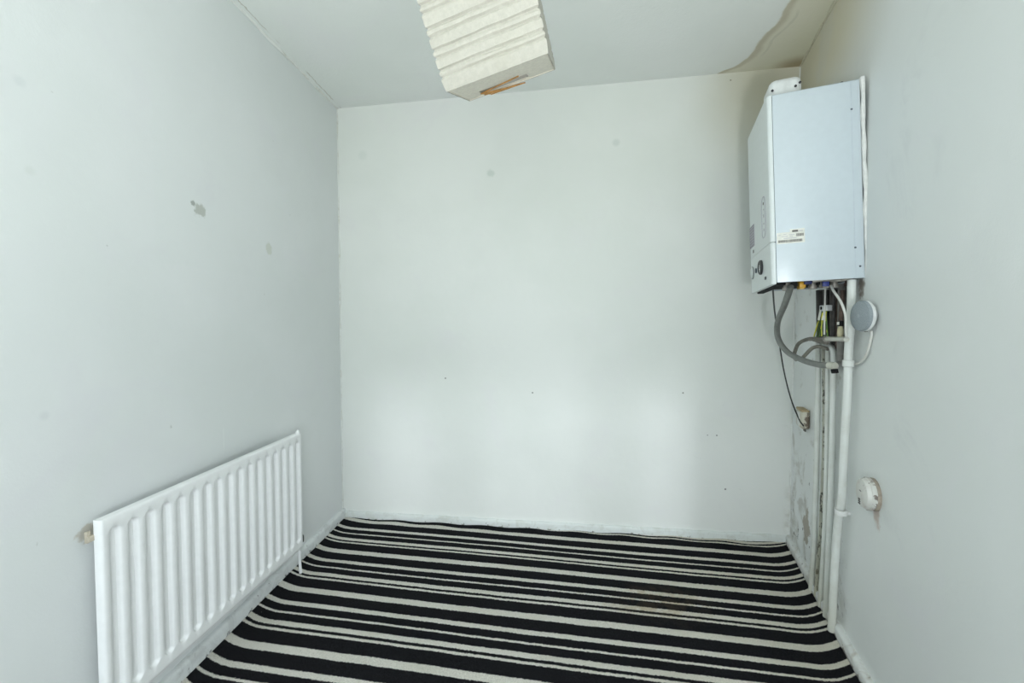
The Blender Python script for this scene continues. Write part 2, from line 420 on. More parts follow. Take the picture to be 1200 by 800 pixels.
# ------------------------------------------------------------------ striped carpet
def carpet():
    t = NT('striped_pile_carpet')
    uv = t.n('ShaderNodeUVMap'); uv.uv_map = 'stripes'
    su = t.n('ShaderNodeSeparateXYZ'); t.put(su.inputs[0], uv.outputs[0])
    jit = t.math('ADD', t.math('MULTIPLY', t.math('SUBTRACT', t.noise(170, 3, .7), .5), .014), t.math('MULTIPLY', t.math('SUBTRACT', t.noise(9, 2), .5), .006))
    q = t.math('ADD', su.outputs[1], jit)
    ph = t.math('FRACT', t.math('DIVIDE', t.math('SUBTRACT', 1.6705+.316*6, q), .316))
    def band(a, b):
        e = .006
        return t.math('MULTIPLY', t.ss(ph, a-e, a+e), t.ss(ph, b+e, b-e))
    m = None
    for a, b in ((.012, .118), (.304, .378), (.497, .530), (.657, .732), (.778, .817)):
        x = band(a, b); m = x if m is None else t.math('MAXIMUM', m, x)
    fine = t.noise(320, 3, .7)
    white = t.mix(t.ss(fine, .3, .7), (.60, .585, .52), (.87, .85, .775))
    white = t.mix(t.math('MULTIPLY', t.ss(t.noise(4, 3), .45, .65), .35), white, (.60, .585, .49))
    black = t.mix(t.ss(fine, .35, .75), (.0055, .0055, .007), (.020, .020, .024))
    # grubby brown spill right of the middle
    wob = t.math('MULTIPLY', t.math('SUBTRACT', t.noise(9, 5, .7), .5), .22)
    d = t.math('ADD', t.dist((.62, 1.715, 0), scale=(.75, 1.25, 1)), wob)
    st = t.ss(d, .20, .05)
    st2 = t.math('MULTIPLY', st, t.ss(t.noise(24, 4, .7), .35, .6))
    white = t.mix(t.math('MULTIPLY', st2, .72), white, (.40, .30, .17))
    black = t.mix(t.math('MULTIPLY', st2, .6), black, (.050, .040, .028))
    # white stripes turn creamier towards the right side
    p = t.sep()
    white = t.mix(t.math('MULTIPLY', t.ss(p[0], .0, 1.2), .35), white, (.70, .645, .50))
    col = t.mix(m, black, white)
    # pale lint
    lint = t.ss(t.noise(75, 1), .835, .85)
    col = t.mix(t.math('MULTIPLY', lint, .5), col, (.5, .5, .48))
    nr = t.bump(t.math('MULTIPLY_ADD', m, .35, t.noise(420, 3, .8)), .8, .006)
    mat = t.done(col, .95, nr, spec=.1)
    bm = B(); uvl = bm.loops.layers.uv.new('stripes')
    nx, ny = 150, 120
    V = []; Q = {}
    for j in range(ny+1):
        row = []
        for i in range(nx+1):
            s = i/nx
            s = .5-.5*math.cos(PI*s)*(.55+.45*abs(math.cos(PI*s)))        # finer near the walls
            b = BN*.019; back = (LB+LN*.024).lerp(RB+RN*.024, s)+b
            front = Vector((LR.x+.022+(RR.x-.022-LR.x-.022)*s, -1.6))
            v = j/ny
            pt = front.lerp(back, v)
            # right edge must follow the bent wall
            if pt.x > 0:
                lim = RB.x+(pt.y-RB.y)*RD.x/RD.y - .026 if pt.y > .5 else .835
                full = front.lerp((LB+LN*.024).lerp(RB+RN*.024, 1)+b, v)
                rr = Vector((front.x, front.y))
                end = Vector((RR.x-.022, -1.6)).lerp(RB+RN*.024+b, v)
                pt.x = pt.x*lim/max(end.x, .1) if end.x > 0 else pt.x
            dl = pt.x-(xl(pt.y)+.022); dr = (RB.x+(pt.y-RB.y)*RD.x/RD.y-.022)-pt.x
            z = .010+.0015*math.sin(pt.x*5+pt.y*7)
            bend = 0
            if dl < .12: bend += .022*(1-max(dl, 0)/.12)**2; z += .004*(1-max(dl, 0)/.12)**2
            if dr < .13: bend += .040*(1-max(dr, 0)/.13)**2; z += .006*(1-max(dr, 0)/.13)**2
            if v > .985: z += .003*math.sin(s*60)
            vert = bm.verts.new((pt.x, pt.y, z)); row.append(vert)
            Q[vert] = pt.y+.164*pt.x-bend
        V.append(row)
    for j in range(ny):
        for i in range(nx):
            f = bm.faces.new((V[j][i], V[j][i+1], V[j+1][i+1], V[j+1][i]))
            for lp in f.loops: lp[uvl].uv = (lp.vert.co.x, Q[lp.vert])
    # bound edge down to the floor
    edge = [e for e in bm.edges if e.is_boundary]
    r = bmesh.ops.extrude_edge_only(bm, edges=edge)
    for v in [g for g in r['geom'] if isinstance(g, bmesh.types.BMVert)]: v.co.z = -.003
    for f in bm.faces:
        for lp in f.loops:
            if lp[uvl].uv.length < 1e-9: lp[uvl].uv = (lp.vert.co.x, lp.vert.co.y+.164*lp.vert.co.x)
    return link('carpet', bm, mat, None, 60, label='black carpet with irregular white stripes, brown spill stain right of centre', category='carpet')
carpet()

# ------------------------------------------------------------------ radiator
enamel = simple('radiator_enamel', (.88, .895, .90), .28, var=.015, bump=.02)
brackm = simple('bare_bracket', (.50, .45, .36), .5)
def radiator():
    L_, z0, z1 = .855, .141, .678
    t = empty('radiator', (-1.0662, 1.0661, 0), 'long white pressed steel panel radiator low on the left wall', 'radiator', (0, 0, math.radians(83.76)))
    bm = B()
    cols = [.034+.0492*i for i in range(17)]
    def sm(x): x = max(0, min(1, x)); return x*x*(3-2*x)
    xs = sorted(set([0, .003, .006, .010]+[c+k*.0165/7 for c in cols for k in range(-7, 8)]+[L_-.010, L_-.006, L_-.003, L_]))
    zt, zb = z1-.030, z0-(-.034); hw = .0160
    zs = sorted(set([z0, z0+.002, z0+.006, z0+.012]+[zb+k*.0022 for k in range(0, 10)]+[zt-k*.0022 for k in range(0, 10)]+[z0+.1+.05*k for k in range(8)]+[z1-.012, z1-.006, z1-.002, z1]))
    def depth(x, z):
        c = min(cols, key=lambda a: abs(a-x))
        zz = max(zb+hw, min(zt-hw, z))
        d = hw-math.hypot(x-c, z-zz)
        rec = .0125*sm(d/.0075)
        e = min(x, L_-x, z-z0, z1-z)
        rnd = .006*(1-math.sqrt(max(0, 1-(1-min(e, .008)/.008)**2)))
        return rec+rnd
    V = [[bm.verts.new((x, depth(x, z), z)) for x in xs] for z in zs]
    for j in range(len(zs)-1):
        for i in range(len(xs)-1):
            bm.faces.new((V[j][i], V[j][i+1], V[j+1][i+1], V[j+1][i]))
    r = bmesh.ops.extrude_edge_only(bm, edges=[e for e in bm.edges if e.is_boundary])
    vs = [g for g in r['geom'] if isinstance(g, bmesh.types.BMVert)]
    for v in vs: v.co.y = .022
    bmesh.ops.holes_fill(bm, edges=[e for e in bm.edges if e.is_boundary])
    link('panel', bm, enamel, t, 50)
    bm = B()   # rolled top and bottom seams behind the panel
    box(bm, (.004, .010, z0-.010), (L_-.004, .017, z0+.004), .002)
    link('bottom_seam', bm, enamel, t)
    for x, m in ((-.012, brackm), (L_-.12, enamel)):
        bm = B(); box(bm, (x, .020, .625), (x+.032, .032, .640), .002); box(bm, (x, .030, .600), (x+.006, .052, .665), .002) if x > 0 else box(bm, (x, .026, .622), (x+.010, .036, .652), .002)
        link('wall_bracket', bm, m, t)
    bm = B(); tube(bm, [(L_-.010, .014, z0+.01), (L_-.010, .014, .085), (L_-.006, .012, .018)], .0065, 12); link('feed_pipe', bm, enamel, t)
    bm = B(); lathe(bm, [(0, 0), (.010, 0), (.011, .01), (.011, .026), (.008, .032), (0, .032)], 16, aim((L_+.004, .012, .16), (0, 0, 1)))
    link('valve_nut', bm, simple('dark_valve', (.05, .05, .05), .4), t)
    bm = B(); lathe(bm, [(0, 0), (.009, 0), (.009, .008), (.006, .010), (.006, .016), (0, .016)], 12, aim((L_-.012, .012, z1-.003), (.3, 0, 1)))
    bm2 = link('bleed_valve', bm, enamel, t)
radiator()

# ------------------------------------------------------------------ boiler
case_m = simple('boiler_enamel', (.62, .69, .74), .25, var=.012, bump=.015)
front_m = simple('boiler_front_enamel', (.73, .78, .78), .3, var=.012, bump=.015)
seam_m = simple('dark_seam', (.08, .10, .13), .6)
black_m = simple('black_underside', (.005, .005, .006), .9)
white_m = simple('white_plastic', (.76, .78, .78), .35)
filler_m = simple('white_filler', (.78, .79, .77), .7, bump=.5, scale=60)
paper_m = simple('sticker_paper', (.80, .80, .74), .5)
ink_m = simple('sticker_ink', (.16, .15, .14), .6)
mauve_m = simple('instruction_sticker', (.30, .28, .33), .5)
pale_m = simple('pale_print', (.52, .52, .56), .5)
brass_m = simple('brass', (.55, .36, .10), .35, .8)
orange_m = simple('orange_handle', (.78, .42, .04), .4)
blue_m = simple('blue_handle', (.03, .05, .26), .4)
steel_m = simple('steel', (.72, .74, .75), .3, .35)
dullmetal_m = simple('dull_fitting', (.36, .34, .31), .5, .5, var=.3)
copper_m = simple('tarnished_copper', (.095, .065, .052), .5, .4, var=.3)
def boiler():
    Q = Vector((-.042, .052, 2.7954)); ang = Q.length
    m = Matrix.Rotation(ang, 3, Q.normalized())
    D, W, H = .276, .368, .679
    t = empty('boiler', (1.2005, 1.4283, 1.3416), 'white wall-hung gas boiler above the pipes, barcode sticker on its side', 'boiler', m.to_euler())
    # casing: hollow box open below (side, far side, top, back)
    bm = B()
    fx = .259
    box(bm, (0, -W, 0), (.004, 0, H))
    box(bm, (.002, -.004, 0), (fx, 0, H), .0015); box(bm, (.002, -W, 0), (fx, -W+.004, H), .0015); box(bm, (.002, -W, H-.004), (fx, 0, H), .0015)
    link('casing', bm, case_m, t)
    bm = B(); box(bm, (.024, -.001, .004), (.0252, .0006, H-.004)); link('casing_flange', bm, simple('flange_shade', (.55, .61, .68), .4), t)
    bm = B(); box(bm, (fx-.003, -W+.003, .002), (fx+.003, -.003, H-.003)); link('seam', bm, seam_m, t)
    # front door shell with rounded corners, above and fascia below, a joint between them
    def shell(z0, z1, r=.011):
        bm = B(); pts = []
        for k in range(7):
            a = k/6*PI/2; pts.append((D-r+r*math.sin(a), -r+r*math.cos(a)))
        pts = [(fx+.0015, 0)]+pts
        pts += [(x, -W-y) for x, y in reversed(pts)]
        prism(bm, pts, z0, z1)
        es = [e for e in bm.edges if abs(e.verts[0].co.z-e.verts[1].co.z) < 1e-6]
        bmesh.ops.bevel(bm, geom=es, offset=.0015, segments=2, affect='EDGES')
        return bm
    door = link('front_cover', shell(.1475, H), front_m, t)
    fas = link('control_fascia', shell(-.006, .1460), front_m, t)
    X = D
    # oval badge on the door: raised rim with small marks
    bm = B()
    cy, cz, ry, rz = -.092, .262, .030, .078
    pts = []
    for k in range(40):
        a = 2*PI*k/40
        pts.append((X+.0015, cy+math.copysign(abs(math.cos(a))**.55, math.cos(a))*ry, cz+math.copysign(abs(math.sin(a))**.7, math.sin(a))*rz))
    tube(bm, pts+[pts[0]], .0012, 6, smooth=False)
    bd = link('badge', bm, pale_m, t)
    for z, h in ((.315, .010), (.292, .005), (.268, .012), (.238, .006), (.214, .010)):
        bm = B(); box(bm, (X, cy-.007, z-h/2), (X+.001, cy+.005, z+h/2), .0004, 1); link('badge_mark', bm, pale_m if z < .3 else ink_m, bd)
    # instruction sticker
    bm = B(); box(bm, (X, -.362, .190), (X+.0012, -.272, .282)); st = link('instruction_sticker', bm, mauve_m, t)
    for k in range(7):
        z = .201+k*.0118
        bm = B(); box(bm, (X+.0010, -.356, z), (X+.0018, -.278, z+.0022)); link('printed_line', bm, pale_m, st)
    bm = B(); box(bm, (X, -.306, .162), (X+.001, -.286, .175), .0004, 1); link('small_mark', bm, ink_m, t)
    # gauge, knob, button
    M = lambda y, z: t_m @ aim((X, y, z), (1, 0, 0))
    t_m = Matrix.Identity(4)
    g_m = simple('gauge_black', (.03, .03, .035), .35)
    bm = B(); lathe(bm, [(.0, 0), (.029, 0), (.029, .006), (.025, .009), (.021, .007), (.021, .004), (0, .004)], 32, M(-.155, .079))
    g = link('pressure_gauge', bm, g_m, t)
    bm = B(); lathe(bm, [(0, .0045), (.0205, .0045), (.0205, .0055), (0, .0055)], 32, M(-.155, .079)); link('dial', bm, white_m, g)
    bm = B(); box(bm, (X+.0055, -.157, .075), (X+.0065, -.153, .095)); link('needle', bm, ink_m, g)
    bm = B()
    for k in range(9):
        a = math.radians(-130+k*32.5)
        tube(bm, [(X+.006, -.155+math.sin(a)*.014, .079+math.cos(a)*.014), (X+.006, -.155+math.sin(a)*.019, .079+math.cos(a)*.019)], .0007, 5, smooth=False)
    link('dial_ticks', bm, ink_m, g)
    bm = B(); lathe(bm, [(0, 0), (.010, 0), (.010, .004), (0, .005)], 20, M(-.248, .079)); link('reset_button', bm, seam_m, t)
    bm = B(); lathe(bm, [(0, 0), (.024, 0), (.0245, .003), (.022, .005), (.019, .006), (0, .006)], 32, M(-.325, .080)); kb = link('control_knob', bm, front_m, t)
    bm = B(); tube(bm, [(X+.0012, -.325+.0262*math.cos(2*PI*k/32), .080+.0262*math.sin(2*PI*k/32)) for k in range(33)], .0012, 6, smooth=False); link('knob_ring', bm, g_m, kb)
    bm = B(); box(bm, (X, -.096, .022), (X+.003, -.078, .034), .001, 1); link('switch', bm, g_m, t)
    # barcode sticker on the near side (y = 0 face)
    def on(x0, z0, x1, z1, lift=.0012): b = B(); box(b, (x0, .0, z0), (x1, lift, z1)); return b
    lab = link('barcode_sticker', on(.170, .138, .256, .178, .0010), paper_m, t)
    bm = on(.170, .176, .215, .188, .0010); link('sticker_tab', bm, paper_m, lab)
    link('sticker_logo', on(.190, .177, .208, .184, .0016), ink_m, lab)
    link('sticker_print', on(.176, .179, .187, .1815, .0016), pale_m, lab)
    bm = B(); rnd = random.Random(3); x = .178
    while x < .251:
        w = rnd.choice((.0007, .0011, .0016)); box(bm, (x, 0, .142), (x+w, .0016, .151)); x += w+rnd.choice((.0007, .0010))
    link('wide_barcode', bm, ink_m, lab)
    bm = B(); x = .174
    while x < .196:
        w = rnd.choice((.0008, .0014, .0020)); box(bm, (x, 0, .161), (x+w, .0016, .171)); x += w+.0009
    link('short_barcode', bm, ink_m, lab)
    bm = B()
    for (a, b, z) in ((.252, .244, .168), (.240, .222, .163), (.218, .201, .168), (.236, .226, .170), (.216, .206, .162), (.235, .195, .1555)):
        box(bm, (b, 0, z), (a, .0016, z+.0016))
    link('small_print', bm, pale_m, lab)
    # small dents / screw near the wall edge
    for (x, z) in ((.024, .105), (.012, .040), (.024, .58)):
        bm = B(); lathe(bm, [(0, 0), (.0035, 0), (.003, .0012), (0, .0014)], 10, aim((x, 0, z), (0, 1, 0))); link('screw', bm, seam_m, t)
    # top cover plate with end screw
    bm = B(); box(bm, (.030, -.16, H-.002), (.170, -.03, H+.016), .003); tp = link('top_cover', bm, simple('top_cover_grey', (.52, .54, .50), .6), t)
    bm = B(); lathe(bm, [(0, 0), (.006, 0), (.005, .004), (0, .005)], 10, aim((.040, -.03, H+.010), (0, 1, 0))); link('screw', bm, g_m, tp)
    # flue elbow and horizontal duct to the back wall
    bm = B(); box(bm, (.130, -.24, H-.006), (.240, -.115, H+.120), .026, 6)
    box(bm, (.130, -.245, H-.004), (.240, -.108, H+.016), .005)
    fl = link('flue_elbow', bm, white_m, t)
    bm = B(); tube(bm, [(.189, -.20, H+.058), (.189, -.56, H+.058)], .048, 28, smooth=False); link('flue_duct', bm, white_m, fl)
    for x, y, z in ((.231, -.117, .074), (.140, -.117, .086), (.155, -.114, .074)):
        bm = B(); lathe(bm, [(0, 0), (.0048, 0), (.004, .003), (0, .004)], 12, aim((x, y+.0, H+z), (0, 1, 0))); link('screw', bm, g_m, fl)
    # underside: dark pan with fittings
    bm = B(); box(bm, (.006, -W+.006, .006), (fx-.002, -.006, .012)); link('bottom_plate', bm, black_m, t)
    bm = B(); box(bm, (fx-.03, -W+.01, -.010), (fx-.004, -.008, .008), .003); link('bottom_lip', bm, black_m, t)
    for i, (x, y, mm, r) in enumerate(((.205, -.10, dullmetal_m, .014), (.165, -.075, brass_m, .013), (.125, -.09, dullmetal_m, .013), (.095, -.07, dullmetal_m, .015), (.060, -.085, dullmetal_m, .013), (.030, -.05, copper_m, .012))):
        bm = B()
        lathe(bm, [(0, .03), (r*.7, .03), (r*.7, .020), (r, .020), (r, .006), (r*.8, .004), (r*.8, -.010), (r*1.05, -.010), (r*1.05, -.022), (0, -.022)], 6 if i % 2 else 16, Matrix.Translation((x, y, 0)))
        v = link('isolating_valve', bm, mm, t)
        if i in (1, 3):
            bm = B(); box(bm, (x-.010, y+r*.6, -.018), (x+.010, y+r*.6+.012, .004), .003); link('valve_handle', bm, orange_m if i == 1 else blue_m, v, label='orange plastic handle' if i == 1 else 'blue plastic handle')
    bm = B(); box(bm, (.138, -.06, -.008), (.162, -.045, .008), .003); link('wiring_block', bm, simple('navy_plastic', (.02, .03, .14), .5), t, label='dark blue wiring block')
    bm = B(); tube(bm, [(.02, -.035, .004), (.06, -.038, .000), (.10, -.034, .004), (.14, -.038, .002)], .006, 10); link('manifold_pipe', bm, dullmetal_m, t)
    bm = B(); tube(bm, [(.01, -.022, .008), (.06, -.026, .010), (.12, -.020, .008), (.17, -.024, .010)], .0035, 8); link('wiring', bm, paper_m, t)
    # filler bead sealing the casing to the wall
    bm = B(); tube(bm, [(-.007+.001*math.sin(k*2.1), .003+.002*math.sin(k*1.3), -.004+k*.0571) for k in range(13)], lambda q: .0065*(1+.15*math.sin(q*40)), 8); link('filler_bead', bm, filler_m, t)
    return t
boiler()

# ------------------------------------------------------------------ pipework
def pipe_mat(name, base, dirt, thr, k=.85):
    t = NT(name)
    v = t.n('ShaderNodeVectorMath', operation='MULTIPLY'); t.put(v.inputs[0], t.co); v.inputs[1].default_value = (1, 1, .35)
    n = t.noise(55, 4, .7, vec=v.outputs[0]); n2 = t.noise(13, 4, .6)
    c = t.mix(t.math('MULTIPLY', t.ss(n2, .42, .68), .35), base, tuple((a+b)/2 for a, b in zip(base, dirt)))
    c = t.mix(t.math('MULTIPLY', t.ss(n, thr, thr+.05), k), c, dirt)
    p = t.sep()
    c = t.mix(t.math('MULTIPLY', t.ss(p[2], .30, .0), .35), c, (.42, .38, .24))
    return t.done(c, .4, t.bump(n, .35, .002))
pw = pipe_mat('painted_pipe', (.72, .75, .71), (.30, .27, .18), .66)
pw2 = pipe_mat('brushed_painted_pipe', (.76, .79, .76), (.40, .37, .28), .70)
pd = pipe_mat('mouldy_pipe', (.52, .52, .44), (.05, .045, .035), .52, .95)
grey_m = simple('grey_pipe', (.20, .195, .18), .5, var=.15)
dark_m = simple('dark_pipe', (.045, .04, .038), .5, var=.3)
hose_m = simple('grey_hose', (.205, .215, .20), .5, var=.1)
hose2_m = simple('brown_grey_hose', (.19, .18, .15), .55, var=.2)
cable_m = simple('white_cable', (.70, .70, .66), .45)

def run(name, pts, r, m, label, cat='pipe', seg=14, n=6, smooth=True, group=None):
    bm = B(); base = Vector(pts[-1]) if pts[-1][2] < pts[0][2] else Vector(pts[0])
    t = None
    tube(bm, [Vector(p) for p in pts], r, seg, n=n, smooth=smooth)
    o = link(name, bm, m, None, 50, label=label, category=cat)
    if group: o['group'] = group
    return o
P1 = [(1.3073, 1.7815, 1.0872), (1.3045, 1.7735, .8874), (1.3019, 1.7668, .5212), (1.3020, 1.7690, .3706), (1.3030, 1.7700, .2347), (1.3117, 1.7933, .016)]
run('heating_pipe', [(1.300, 1.770, 1.30), (1.304, 1.776, 1.20)]+P1, .0105, pw, 'white-painted pipe furthest from the camera, kinked near the floor')
P2 = [(1.2948, 1.7361, 1.1078), (1.286, 1.7123, .898), (1.2815, 1.7000, .6548), (1.2860, 1.7135, .327), (1.2998, 1.7497, .016)]
run('mouldy_pipe', P2, .0075, pd, 'thin grimy pipe speckled with black mould, second from the back wall')
P3 = [(1.268, 1.6749, 1.1111), (1.2645, 1.6654, .9063), (1.2594, 1.6545, .7034), (1.2600, 1.6550, .3583), (1.2724, 1.6868, .016)]
run('heating_pipe', P3, .0095, pw, 'white-painted pipe in the middle of the five, straight beside the mouldy one')
P4 = [(1.2825, 1.7141, 1.094), (1.262, 1.660, 1.094), (1.2535, 1.637, 1.090), (1.2485, 1.6221, 1.072), (1.2470, 1.6180, 1.04), (1.2439, 1.6094, .716), (1.2436, 1.6087, .5819), (1.2448, 1.6119, .3773), (1.2502, 1.6267, .016)]
run('heating_pipe', P4, .010, pw2, 'white-painted pipe second nearest, bending back at an elbow on top')
P5 = [(1.1829, 1.4613, 1.338), (1.1825, 1.4603, 1.197), (1.1865, 1.4710, 1.0765), (1.187, 1.4718, .9195), (1.1915, 1.4850, .7527), (1.1943, 1.4920, .5652), (1.2031, 1.5163, .4581), (1.2098, 1.5343, .3195), (1.2159, 1.5510, .016)]
gp = empty('gas_pipe', P5[-1], 'thickest white-painted pipe, nearest, from boiler down to carpet, leaning', 'pipe')
bm = B(); tube(bm, [Vector(p)-Vector(P5[-1]) for p in P5], .0132, 16); 
def pmat_local(m): return m
link('pipe_run', bm, pw2, gp)
def off(pts, o): return [Vector(p)-Vector(o) for p in pts]
o5 = Vector(P5[-1])
bm = B()
for z, c in ((1.045, (1.1867, 1.4713)),):
    lathe(bm, [(.0155, -.012), (.0175, -.010), (.0175, .010), (.0155, .012)], 20, Matrix.Translation(Vector((c[0], c[1], z))-o5))
link('coupling', bm, pw2, gp)
bm = B()
cl = Vector((1.1965, 1.4975, .500))
lathe(bm, [(.015, -.009), (.019, -.008), (.0195, 0), (.019, .008), (.015, .009)], 20, Matrix.Translation(cl-o5))
box(bm, (0, -.006, -.006), (.020, .006, .006), .002, 1, Matrix.Translation(cl+Vector((.008, -.004, 0))-o5) @ Matrix.Rotation(math.radians(-20), 4, 'Z'))
link('pipe_clip', bm, filler_m, gp)

# bare and dark pipes just beneath the boiler
run('grey_pipe', [(1.2200, 1.5500, 1.330), (1.2180, 1.5450, 1.22), (1.2170, 1.5420, 1.045)], .0135, grey_m, 'bare grey pipe right behind the top of the thick white pipe')
run('dark_pipe', [(1.2854, 1.7452, 1.3207), (1.2766, 1.7213, 1.1156)], .0175, dark_m, 'black lagged pipe under the boiler, leftmost of three behind the wires')
run('dark_pipe', [(1.2614, 1.6801, 1.3162), (1.2564, 1.6666, 1.1183)], .014, dark_m, 'black lagged pipe under the boiler, middle one behind the wires')
run('dark_pipe', [(1.2361, 1.6115, 1.3114), (1.2314, 1.5987, 1.1217)], .013, dark_m, 'black lagged pipe under the boiler, rightmost one behind the wires')
run('copper_pipe', [(1.236, 1.588, 1.30), (1.234, 1.583, 1.20), (1.233, 1.580, 1.09)], .008, copper_m, 'tarnished reddish copper pipe between the dark lagged and bare grey pipes')
# filling valve on the loop
fv = empty('filling_valve', (1.190, 1.515, 1.135), 'beige tapered filling valve with black collar beside the thick white pipe', 'valve')
bm = B(); lathe(bm, [(0, 0), (.007, 0), (.010, .012), (.009, .030), (.006, .040), (0, .040)], 14); link('body', bm, simple('beige_plastic', (.60, .55, .36), .5), fv)
bm = B(); lathe(bm, [(0, .040), (.009, .040), (.009, .058), (.006, .060), (0, .060)], 14); link('collar', bm, black_m, fv)
bm = B(); box(bm, (-.010, -.0045, .045), (-.008, .0045, .056)); link('tag', bm, paper_m, fv)
bm = B(); tube(bm, [(0, 0, .06), (.005, .003, .10), (.012, .008, .17)], .0075, 10); link('stem_pipe', bm, copper_m, fv)

# branch across, brown-grey then painted
br = empty('branch_pipe', (1.2164, 1.6157, 1.1241), 'short horizontal pipe crossing the uprights, half brown-grey half white paint', 'pipe')
oo = br.location.copy()
bm = B(); tube(bm, off([(1.2853, 1.8027, 1.1153), (1.2550, 1.72, 1.120), (1.2164, 1.6157, 1.1241)], oo), .0085, 12); link('bare_length', bm, hose2_m, br, label='bare brown-grey length')
bm = B(); tube(bm, off([(1.2164, 1.6157, 1.1241), (1.185, 1.53, 1.128), (1.1501, 1.4361, 1.1311)], oo), .0088, 12); link('painted_length', bm, pw2, br, label='white-painted length')
bm = B(); lathe(bm, [(.009, -.009), (.0125, -.009), (.0125, .009), (.009, .009)], 12, aim((0, 0, 0), (-.034, -.09, .003))); link('joint', bm, dullmetal_m, br)

# hoses
HL = [(1.0400, 1.5670, 1.322), (1.0530, 1.598, 1.296), (1.0879, 1.672, 1.2579), (1.148, 1.808, 1.1851), (1.1780, 1.848, 1.1141), (1.1855, 1.797, 1.0604), (1.1831, 1.7018, 1.0347), (1.1715, 1.5952, 1.027), (1.1640, 1.5300, 1.0310)]
ch = empty('condensate_hose', (1.1640, 1.5300, 1.0310), 'thick grey hose looping from the boiler underside to the pipes', 'hose')
bm = B(); tube(bm, off(HL, ch.location), .0115, 16, n=10); link('hose_length', bm, hose_m, ch)
bm = B(); tube(bm, off([(1.1640, 1.5300, 1.0310), (1.1650, 1.518, 1.0312), (1.1660, 1.5040, 1.031)], ch.location), .0135, 14); link('end_connector', bm, pw, ch, label='paint-spattered connector')
bm = B(); lathe(bm, [(0, 0), (.011, 0), (.011, .014), (0, .014)], 12, aim(Vector((1.1665, 1.508, 1.0195))-ch.location, (0, -.3, -1))); link('end_cap', bm, black_m, ch)
run('thin_hose', [(1.2149, 1.6117, 1.109), (1.245, 1.70, 1.112), (1.2672, 1.7826, 1.116), (1.2695, 1.8466, 1.0944), (1.2700, 1.872, 1.0572), (1.2520, 1.850, 1.0333), (1.2200, 1.79, 1.0270)], .0075, hose2_m, 'thinner brown-grey hose making the wider arc behind the thick hose', 'hose', 12, 8)
run('thin_hose', [(1.242, 1.642, 1.083), (1.2404, 1.6811, 1.090), (1.229, 1.7078, 1.0820), (1.215, 1.7300, 1.0509), (1.208, 1.732, 1.040)], .0070, hose2_m, 'thinner brown-grey hose making the shorter inner arc behind the thick hose', 'hose', 12, 8)

# earth clamps with green and yellow wires
gy_m = NT('earth_wire_sheath')
w_ = gy_m.n('ShaderNodeTexWave'); w_.inputs['Scale'].default_value = 14; w_.inputs['Distortion'].default_value = 2.0; gy_m.put(w_.inputs['Vector'], gy_m.co)
gy_m = gy_m.done(gy_m.mix(gy_m.ss(w_.outputs[1], .45, .55), (.10, .22, .03), (.62, .60, .05)), .4)
green_m = simple('green_wire', (.06, .13, .03), .4)
for nm, c, lab, wires in (
    ('earth_clamp', (1.1950, 1.585, 1.2400), 'silver earth clamp nearer the thick pipe with black screw and wires', [(-.008, .004, -.02), (-.004, .008, -.055), (-.002, .006, -.105)]),
    ('earth_clamp', (1.2080, 1.622, 1.2400), 'silver earth clamp further from the thick pipe with wires splaying left', [(.000, .004, -.02), (.012, .032, -.055), (.022, .062, -.110)])):
    e = empty(nm, c, lab, 'clamp')
    bm = B()
    box(bm, (-.010, -.011, -.008), (.010, .011, .014), .002); link('block', bm, steel_m, e)
    bm = B(); box(bm, (-.0125, -.003, -.003), (-.009, .003, .009), .001); link('screw_head', bm, black_m, e)
    bm = B(); box(bm, (-.012, -.004, -.045), (-.009, .006, -.006), .001, 1, Matrix.Rotation(math.radians(14), 4, 'X')); link('warning_tag', bm, paper_m, e)
    for j in range(3):
        s = (j-1)*.006
        bm = B(); tube(bm, [(-.004, s*.4, -.008)]+[(x-.002*j, y+s*(1+i*.5), z) for i, (x, y, z) in enumerate(wires)], .0024, 8)
        link('earth_wire', bm, (gy_m, green_m, gy_m)[j], e)
# thin cables
run('valve_cable', [(1.150, 1.512, 1.3205), (1.1390, 1.485, 1.3000), (1.1250, 1.435, 1.2611), (1.1250, 1.412, 1.2144), (1.1330, 1.418, 1.1600), (1.145, 1.430, 1.135)], .0042, cable_m, 'off-white cable curving from boiler underside across the thick pipe', 'cable', 10)
run('hanging_rod', [(1.1839, 1.5854, 1.325), (1.1832, 1.584, 1.23), (1.1827, 1.5824, 1.1419)], .0030, cable_m, 'thin pale straight rod hanging down between the two earth clamps', 'rod', 8)
run('power_cord', [(1.0270, 1.6513, 1.3209), (1.1485, 1.8365, 1.2636), (1.2611, 1.9972, 1.1837), (1.3409, 2.0980, 1.0929), (1.3629, 2.0856, 0.9353), (1.3766, 2.0503, 0.8066), (1.3561, 1.9600, 0.7286), (1.3451, 1.9129, 0.7082)], .0032, simple('black_rubber', (.015, .015, .016), .5), 'thin black power cord hanging from the boiler to the wall outlet', 'cord', 8)

